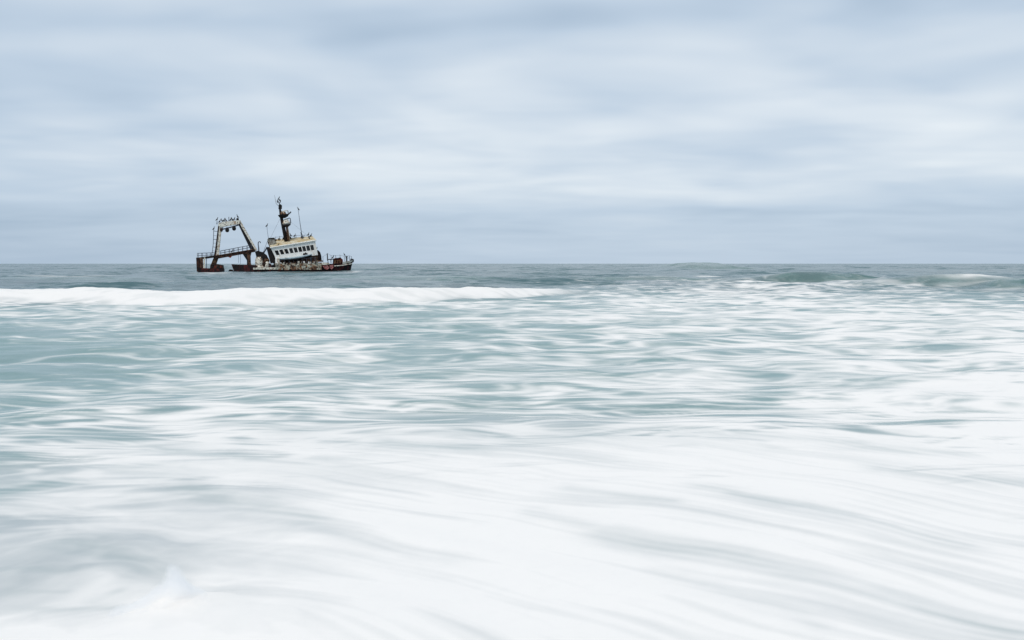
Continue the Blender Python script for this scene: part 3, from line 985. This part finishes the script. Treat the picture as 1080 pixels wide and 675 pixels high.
# bridge-deck bulwark, bellied like a boat, pale above and black beneath
bm = nb(); bmd = nb()
nS = 12
prevA = prevB = None
for i in range(nS + 1):
    t_ = i / nS
    cx = 538 + t_ * 192
    top = 415 - t_ * 27 + 3.0 * math.sin(t_ * math.pi)
    belly = (0.25 + .95 * math.sin(math.pi * min(max(t_, .04), .96)) ** .6)
    sag = 6 + 15 * math.sin(math.pi * t_) ** .7
    A = [bm.verts.new(T(cx, top - 3, -3.1)), bm.verts.new(T(cx, top - 3, -3.1 - .55 * belly)), bm.verts.new(T(cx, top + sag * .42, -3.1 - .50 * belly)), bm.verts.new(T(cx, top + sag * .42, -3.1))]
    B = [bmd.verts.new(T(cx, top + sag * .44, -3.1)), bmd.verts.new(T(cx, top + sag * .44, -3.1 - .49 * belly)), bmd.verts.new(T(cx, top + sag * .8, -3.1 - .34 * belly)), bmd.verts.new(T(cx, top + sag + 3, -2.9))]
    for pv, cu, b_ in ((prevA, A, bm), (prevB, B, bmd)):
        if pv:
            for k in range(4):
                b_.faces.new((pv[k], cu[k], cu[(k + 1) % 4], pv[(k + 1) % 4]))
        else:
            b_.faces.new(cu)
    prevA, prevB = A, B
bm.faces.new(prevA[::-1]); bmd.faces.new(prevB[::-1])
wing = link('bridge_bulwark', bm, M_blue, ship, True)
link('bulwark_keel', bmd, M_black, wing, True)
# wreckage hanging along the side deck
for k in range(16):
    cx = 528 + k * 15 + random.uniform(-4, 4)
    bm = nb()
    w_, h_ = random.uniform(4, 11), random.uniform(5, 15)
    cy = 438 - k * .6 + random.uniform(-2, 3)
    prism(bm, [(cx, cy), (cx + w_, cy - random.uniform(0, 4)), (cx + w_ + random.uniform(-2, 3), cy + h_), (cx + random.uniform(-2, 3), cy + h_ * .8)], -3.62, -3.4 - random.uniform(0, .1))
    link('loose_plate', bm, random.choice([M_cream, M_plate, M_brown, M_white, M_grey, M_rust]), ship)
# rail along the lower side deck
bm = nb()
for k in range(9):
    cx = 545 + k * 26
    tube(bm, [T(cx, 446 - k * .8, -3.35), T(cx - 3, 424 - k * 2.2, -3.35)], .045, 5)
tube(bm, [T(542, 426, -3.35), T(750, 408, -3.35)], .035, 5)
link('side_rail', bm, M_rail, ship)

# ---- aft end of the deckhouse: funnel casing, raking plates, stays
bm = nb()
prism(bm, [(468, 322), (467, 297), (489, 290), (512, 294), (512, 318), (492, 346), (482, 349)], -1.6, 2.4)
cas = link('funnel_casing', bm, M_grey, ship)
bm = nb()
prism(bm, [(472, 297), (473, 291), (509, 289), (510, 295)], -1.75, 2.5)
link('casing_rim', bm, M_black, cas)
for k, (a, b) in enumerate((((474, 345), (499, 440)), ((486, 352), (511, 440)))):
    bm = nb()
    beam(bm, a, b, .95 if k == 0 else .7, -2.4 + k * .3, 2.2)
    link('raking_plate', bm, M_black if k == 0 else M_rust, ship)
for a, b, r in (((438, 392), (466, 344), .14), ((424, 388), (446, 372), .09), ((470, 300), (441, 380), .035)):
    bm = nb()
    tube(bm, [T(*a, -1.2), T(*b, -1.2)], r, 6)
    link('stay', bm, M_rail, ship)
# ---- working deck: winch, bollards, davit
bm = nb()
prism(bm, [(393, 372), (410, 367), (440, 376), (462, 392), (470, 408), (444, 414), (402, 404)], -1.6, 1.8)
link('winch_platform', bm, M_black, ship)
bm = nb()
lathe(bm, 420, 470, -1.2, [(.95, -.4), (1.0, .2), (.78, .6), (.85, 1.1), (.72, 1.9), (.55, 2.35)], 14, .06)
winch = link('winch', bm, M_cream, ship)
bm = nb()
lathe(bm, 457, 474, -1.0, [(.95, -.3), (.95, .5), (.70, .9), (.80, 1.7), (.55, 2.3)], 14, .02)
link('winch', bm, M_brown, ship)
bm = nb()
lathe(bm, 466, 474, -2.4, [(.55, -.3), (.55, .3), (.40, .5), (.45, 1.1), (.25, 1.5)], 12, -.03)
link('bollard', bm, M_cream, ship)
for cx, w_, h_, m_ in ((398, 12, 20, M_brown), (440, 10, 62, M_rust), (476, 14, 34, M_rust), (490, 18, 22, M_cream), (436, 9, 16, M_cream), (503, 12, 38, M_brown)):
    bm = nb()
    prism(bm, [(cx, 474), (cx + 1, 474 - h_), (cx + w_, 474 - h_ * .8), (cx + w_ + 1, 474)], -2.7 + (cx % 7) * .1, -1.0)
    link('deck_fitting', bm, m_, ship)
bm = nb()
prism(bm, [(384, 478), (384, 468), (446, 464), (512, 466), (512, 478)], -3.45, -3.20)
link('rubbing_strake', bm, M_cream, ship)
bm = nb()
tube(bm, [T(417, 388, -1), T(415, 350, -1), T(412, 330, -1), T(413, 318, -1), T(418, 313, -1), T(424, 314, -1), T(426, 322, -1)], [.14, .12, .11, .10, .10, .09, .08], 7)
link('davit', bm, M_rail, ship)

# ---- hull remains under the gantry, awash
bm = nb()
hexpts = [(258, 447), (285, 449), (330, 450), (400, 452), (402, 492), (276, 492), (268, 476)]
prism(bm, hexpts, -3.2, 2.8)
aft = link('aft_hull', bm, M_hull, ship)
aft['label'] = 'broken black hull remnant awash below the gantry'
bm = nb()
prism(bm, [(238, 486), (246, 477), (262, 481), (268, 490), (268, 500), (238, 500)], -1.5, 1.2)
link('hull_fragment', bm, M_black, ship)
bm = nb()
prism(bm, [(66, 468), (66, 500), (210, 500), (210, 474), (150, 472), (110, 471)], -2.6, 2.6)
stern = link('stern_hull', bm, M_hull, ship)
bm = nb()
prism(bm, [(133, 476), (136, 450), (168, 446), (205, 452), (209, 476)], -2.3, 2.2)
link('stern_box', bm, M_rust, stern)
for k in range(4):
    bm = nb()
    prism(bm, [(142 + k * 16, 470), (143 + k * 16, 456), (152 + k * 16, 456), (153 + k * 16, 470)], -2.36, -2.28)
    link('hatch_plate', bm, M_red if k % 2 else M_black, stern)
for a, b, w_, m_, d0, d1 in (((68, 408), (72, 490), 1.0, M_rust, -1.7, 1.6), ((84, 410), (86, 470), .55, M_brown, -1.9, -1.3), ((102, 408), (99, 472), .30, M_cream, -1.9, -1.5), ((113, 412), (112, 470), .12, M_rail, -1.6, -1.45)):
    bm = nb()
    beam(bm, a, b, w_, d0, d1)
    link('stern_post', bm, m_, ship)

# ---- the gantry
gantry = bpy.data.objects.new('gantry', None)
COL.objects.link(gantry)
gantry.parent = ship
gantry['label'] = 'cream painted stern gantry of two raking legs and a top beam'
bm = nb(); beam(bm, (191, 204), (168, 402), .60, -.6, .5, .80)
link('leg', bm, M_cream, gantry)
bm = nb(); beam(bm, (181, 216), (160, 396), .20, -.7, -.3, .30)
link('leg_dark_edge', bm, M_rust, gantry)  # narrow dark beam along the left edge of the leg
bm = nb(); beam(bm, (170, 396), (146, 462), .85, -.7, .6, 1.0)
link('leg_foot', bm, M_brown, gantry)
bm = nb(); beam(bm, (300, 188), (399, 366), .42, -.6, .5, .55)
link('leg', bm, M_cream, gantry)
bm = nb(); beam(bm, (296, 205), (385, 372), .30, -.62, .52, .85)
link('leg_dark_edge', bm, M_black, gantry)  # black beam paints the shaded underside of the raking leg
bm = nb(); prism(bm, [(178, 222), (180, 206), (206, 198), (298, 187), (307, 191), (306, 208), (280, 212), (228, 222), (196, 228)], -.75, .65)
link('top_beam', bm, M_cream, gantry)
bm = nb()
tube(bm, [T(186, 246, -.4), T(250, 229, -.4), T(300, 214, -.4)], .13, 6)
for cx, cy in ((205, 238), (290, 214)):
    tube(bm, [T(cx, cy, -.4), T(cx - 1, cy - 22, -.4)], .10, 5)
link('hanger_bar', bm, M_rail, gantry)
for cx, cy in ((230, 234), (270, 224)):
    bm = nb()
    lathe(bm, cx, cy + 22, -.4, [(.10, -.1), (.34, .05), (.42, .4), (.30, .75), (.12, .95)], 10)
    link('hanging_block', bm, M_black, gantry)
bm = nb()
lathe(bm, 197, 248, -.75, [(.12, -.3), (.28, -.1), (.28, .3), (.1, .5)], 8)
link('hanging_block', bm, M_rust, gantry)
# ladder behind the leg
bm = nb()
tube(bm, [T(151, 248, 0), T(148, 330, 0), T(140, 398, 0)], .06, 5)
for cy, xe in ((252, 182), (278, 180), (300, 177), (322, 174), (345, 171), (368, 168)):
    x_ = 151 - max(0, (cy - 250)) * .072
    tube(bm, [T(x_, cy, 0), T(xe, cy + 3, 0)], .055 if cy in (252, 300, 345) else .03, 5)
link('ladder', bm, M_rail, gantry)
# fittings along the top beam
for cx, cy, h_ in ((170, 210, 16), (215, 197, 10), (239, 195, 28), (262, 192, 12)):
    bm = nb()
    tube(bm, [T(cx, cy + 3, 0), T(cx, cy - h_, 0)], .07, 5)
    link('beam_post', bm, M_rail, gantry)
bm = nb()
tube(bm, [T(165, 208, -.2), T(200, 200, -.2), T(250, 188, -.2), T(290, 180, -.2)], .03, 5)
link('beam_rail', bm, M_rail, gantry)
bm = nb()
prism(bm, [(284, 192), (283, 176), (296, 174), (299, 189)], -.5, .4)
link('light_box', bm, M_black, gantry)
# ---- walkway through the gantry
bm = nb()
beam(bm, (66, 414), (166, 400), .42, -1.5, 1.3)
walk = link('walkway', bm, M_black, ship)
bm = nb()
beam(bm, (160, 408), (392, 366), .62, -1.5, 1.3, .52)
link('walkway_girder', bm, M_rust, walk)
bm = nb()
prism(bm, [(236, 404), (262, 397), (250, 410)], -1.53, -1.3)
link('girder_bracket', bm, M_red, walk)
bm = nb()
beam(bm, (160, 398), (388, 358), .10, -1.6, 1.4)
link('walkway_toe_board', bm, M_brown, walk)
bm = nb()
for y in (-1.45, 1.25):
    bm = nb()
    pts = [(60, 382, 412), (84, 383, 409), (110, 382, 405), (134, 380, 402), (156, 379, 398)]
    for cx, t_, b_ in pts:
        tube(bm, [T(cx, b_, y), T(cx, t_, y)], .05, 5)
    for dz in (0, 14):
        tube(bm, [T(60, 383 + dz, y), T(158, 379 + dz * .9, y)], .04, 5)
    link('railing', bm, M_rail, walk)
for y in (-1.45, 1.25):
    bm = nb()
    n_ = 8
    for i in range(n_):
        t_ = i / (n_ - 1)
        cx = 190 + t_ * 182
        b_ = 396 - t_ * 36
        tube(bm, [T(cx, b_ + 2, y), T(cx, b_ - 27, y)], .045, 5)
    for dz in (14, 27):
        tube(bm, [T(190, 396 - dz, y), T(372, 360 - dz, y)], .035, 5)
    link('railing', bm, M_rail, walk)
# ---- bracket post carrying the fore end of the walkway
bm = nb()
prism(bm, [(322, 386), (372, 374), (366, 400), (368, 440), (378, 482), (344, 482), (350, 440), (342, 410)], -1.3, 1.1)
post = link('support_post', bm, M_brown, ship)
bm = nb()
prism(bm, [(322, 388), (342, 386), (352, 420), (352, 470), (346, 470), (346, 425)], -1.42, -1.28)
link('post_web', bm, M_black, post)
bm = nb()
tube(bm, [T(296, 388, -1), T(297, 440, -1)], .03, 5)
tube(bm, [T(308, 388, -1), T(308, 446, -1)], .03, 5)
link('hanging_chain', bm, M_rail, walk)

# ---- mast
mast = bpy.data.objects.new('mast', None)
COL.objects.link(mast)
mast.parent = ship
mast['label'] = 'dark leaning mast with two round platforms and aerials'
bm = nb(); tube(bm, [T(580, 310, 0), T(562, 225, 0), T(549, 160, 0), T(541, 112, 0)], [.42, .37, .32, .2], 9)
link('pole', bm, M_black, mast, True)
bm = nb(); tube(bm, [T(594, 306, -.5), T(585, 250, -.5), T(581, 206, -.4)], [.26, .22, .19], 7)
link('strut', bm, M_brown, mast, True)
bm = nb(); tube(bm, [T(598, 304, .9), T(590, 240, .7), T(584, 206, .5)], [.2, .18, .15], 7)
link('strut', bm, M_cream, mast, True)
bm = nb(); lathe(bm, 580, 210, -.1, [(.38, -.5), (.92, -.15), (.88, .06)], 16, .20)
plat = link('platform', bm, M_black, mast)
bm = nb(); lathe(bm, 580, 206, -.1, [(.80, .0), (.78, .35), (.60, .62), (.45, .95), (.2, 1.05)], 14, .20)
link('radome', bm, M_cream, mast, True)
bm = nb()
tube(bm, [T(603, 206, -.1), T(606, 190, -.1), T(603, 172, -.1), T(594, 168, -.1)], .09, 6)
tube(bm, [T(560, 190, -.1), T(572, 178, -.1), T(594, 172, -.1)], .09, 6)
link('guard_rail', bm, M_black, mast)
bm = nb(); lathe(bm, 564, 162, -.05, [(.30, -.30), (.90, -.04), (1.15, .46), (1.02, .50), (.80, .12), (.25, .06)], 16, .14)
link('platform', bm, M_black, mast)
bm = nb(); lathe(bm, 563, 155, -.05, [(.62, -.05), (.66, .3), (.52, .72), (.25, .85)], 12, .2)
link('radar_base', bm, M_plate, mast, True)
bm = nb(); beam(bm, (552, 130), (588, 124), .16, -.15, .15)
link('radar_scanner', bm, M_cream, mast)
bm = nb()
tube(bm, [T(575, 152, -.2), T(592, 148, -.2), T(604, 138, -.2), T(607, 130, -.2)], [.14, .13, .11, .08], 6)
tube(bm, [T(592, 147, -.2), T(589, 126, -.2)], .07, 6)
tube(bm, [T(596, 136, -.2), T(610, 136, -.2)], .06, 6)
link('yard_arm', bm, M_black, mast)
bm = nb(); prism(bm, [(532, 116), (534, 92), (544, 87), (554, 95), (553, 116)], -.45, .4)
link('lamp_box', bm, M_black, mast)
bm = nb()
tube(bm, [T(541, 92, 0), T(538, 82, 0)], .10, 6)
tube(bm, [T(535 + 10 * math.cos(a * math.pi / 7 - .5), 69 + 10 * math.sin(a * math.pi / 7 - .5), 0) for a in range(15)], .09, 5)
tube(bm, [T(525, 74, 0), T(546, 62, 0)], .08, 5)
link('loop_aerial', bm, M_black, mast)
bm = nb(); tube(bm, [T(536, 100, 0), T(519, 84, 0), T(515, 66, 0), T(509, 32, 0)], [.05, .05, .045, .025], 5)
link('whip_aerial', bm, M_grey, mast)
bm = nb()
tube(bm, [T(549, 160, 0), T(478, 300, 1.8)], .018, 4)
tube(bm, [T(552, 150, 0), T(745, 300, 1.5)], .014, 4)
link('stay_wire', bm, M_rail, mast)
# other aerials
for a, b, r0, r1 in (((678, 292), (653, 122), .08, .035), ((473, 298), (463, 224), .04, .03)):
    bm = nb(); tube(bm, [T(*a, 1.2), T((a[0] + b[0]) / 2 - .5, (a[1] + b[1]) / 2, 1.2), T(*b, 1.2)], [r0, (r0 + r1) / 2, r1], 6)
    link('aerial', bm, M_rail, ship)
# roof rail and clutter along the far roof edge
bm = nb()
pts = [(515, 298, 280), (540, 296, 276), (602, 290, 272), (640, 287, 268), (690, 283, 266), (735, 279, 266)]
for cx, b_, t_ in pts:
    tube(bm, [T(cx, b_ + 2, 2.7), T(cx, t_, 2.7)], .045, 5)
tube(bm, [T(515, 283, 2.7), T(602, 275, 2.7), T(640, 272, 2.7), T(735, 268, 2.7)], .03, 5)
link('roof_rail', bm, M_rail, ship)
for cx, cy, w_, h_, m_ in ((500, 300, 12, 10, M_grey), (528, 297, 16, 9, M_grey), (556, 296, 12, 12, M_black), (600, 293, 10, 13, M_black), (668, 285, 18, 10, M_rail), (712, 283, 12, 8, M_cream)):
    bm = nb()
    prism(bm, [(cx, cy + 2), (cx + w_, cy), (cx + w_ - 1, cy - h_), (cx + 2, cy - h_ + 1)], 1.6, 2.6)
    link('roof_locker', bm, m_, ship)


# ------------------------------------------------------------------ seabirds
def bird_mesh(name, spread=0.0):
    """a perched seabird: one tube along the spine from tail to bill, feet joined"""
    bm = nb()
    spine = [(-.34, 0, .10, .02), (-.26, 0, .16, .05), (-.15, 0, .24, .10), (-.02, 0, .36, .135), (.07, 0, .48, .115), (.10, 0, .58, .065), (.09, 0, .67, .048),
             (.11, 0, .74, .052), (.16, 0, .775, .055), (.21, 0, .77, .035), (.25, 0, .765, .016), (.32, 0, .755, .010)]
    tube(bm, [p[:3] for p in spine], [p[3] for p in spine], 8)
    for s_ in (-1, 1):
        tube(bm, [(-.02, s_ * .06, .27), (.0, s_ * .07, .10), (.0, s_ * .07, .02)], [.035, .02, .018], 5)
        tube(bm, [(-.03, s_ * .07, .015), (.10, s_ * .08, .015)], [.02, .03], 5)
        if spread:
            tube(bm, [(.02, s_ * .10, .46), (-.02, s_ * .30, .55), (-.06, s_ * .52, .42)], [.06, .07, .03], 6)
        else:
            tube(bm, [(.05, s_ * .10, .47), (-.06, s_ * .125, .34), (-.22, s_ * .06, .20), (-.33, s_ * .03, .12)], [.035, .06, .045, .01], 6)
    bmesh.ops.recalc_face_normals(bm, faces=bm.faces)
    me = bpy.data.meshes.new(name)
    bm.to_mesh(me)
    bm.free()
    for p in me.polygons:
        p.use_smooth = True
    me.materials.append(M_bird)
    return me


BM_A, BM_B = bird_mesh('seabird'), bird_mesh('seabird_wings', 1.0)
R_SHIP = Matrix.Translation(SHIP_LOC) @ Matrix.Rotation(-SHIP_A, 4, 'Z')
birds = []
order = ['leftmost', 'second from left', 'third from left', 'fourth from left', 'fifth from left', 'sixth from left', 'seventh from left', 'eighth from left', 'rightmost']


def bird(cx, cy, y, label, group, yaw=0.0, size=1.0, mesh=None):
    o = bpy.data.objects.new('seabird', mesh or BM_A)
    COL.objects.link(o)
    o.matrix_world = R_SHIP @ Matrix.Translation(Vector(T(cx, cy, y))) @ Matrix.Rotation(yaw, 4, 'Z') @ Matrix.Scale(size, 4)
    tag(o, label, 'bird', group)
    birds.append(o)


gt = [(165, 212, 0), (186, 204, .3), (199, 200, 3.0), (210, 197.5, .2), (221, 196.2, 2.9), (249, 193, .3), (258, 192, 3.0), (270, 190.5, .2), (290, 174.5, 2.8)]
for (cx, cy, yaw), od in zip(gt, order):
    if od == 'leftmost':
        lab, cx, cy = 'leftmost black seabird above the gantry, on the rail end left of the leg', 170, 193
    else:
        lab = '%s of the black seabirds perched along the gantry top' % od
    bird(cx, cy, 0.0, lab, 'seabirds on the gantry', yaw)
bird(151, 248, 0, 'black seabird alone on top of the ladder beside the gantry leg', 'seabirds on the wreck', .4)
bird(258, 381, 0, 'black seabird alone on the gantry walkway, under the two hanging blocks', 'seabirds on the wreck', .2)
bird(463, 225, 1.2, 'black seabird on the tip of the short aerial behind the wheelhouse', 'seabirds on the wreck', .2)
bird(653, 122.5, 1.2, 'black seabird on the tip of the tall aerial right of the mast', 'seabirds on the wreck', 2.8)
bird(536, 58.5, 0, 'black seabird on the loop aerial at the very top of the mast', 'seabirds on the wreck', .2, .8)
rf = [(531, 346, -2.6, .3, 'black seabird low on the wheelhouse roof above the leftmost windows'),
      (607, 281, 2.1, 2.9, 'first black seabird right of the mast on the wheelhouse roof edge'),
      (632, 283.5, 2.6, .1, 'second black seabird right of the mast on the wheelhouse roof edge'),
      (673, 275.5, 2.1, 3.0, 'black seabird on the roof locker at the foot of the tall aerial'),
      (715, 275.5, 2.1, .2, 'black seabird on the locker near the right end of the wheelhouse roof'),
      (732, 281, 2.6, .3, 'black seabird on the right end of the wheelhouse roof edge'),
      (719, 301, -.6, 2.7, 'black seabird standing out on the roof slope above the rightmost windows')]
for cx, cy, y, yaw, lab in rf:
    bird(cx, cy, y, lab, 'seabirds on the wheelhouse roof', yaw)
bird(764, 363, 0, 'black seabird on the dark cable drum just right of the wheelhouse', 'seabirds on the foredeck', .3, .9)
bird(865, 414.5, 0, 'black seabird on the flat shelter roof of the foredeck', 'seabirds on the foredeck', .1)
bird(931, 396.5, -2.0, 'black seabird on the foredeck rail near the bow', 'seabirds on the foredeck', 2.9, .8)

bpy.context.view_layer.update()
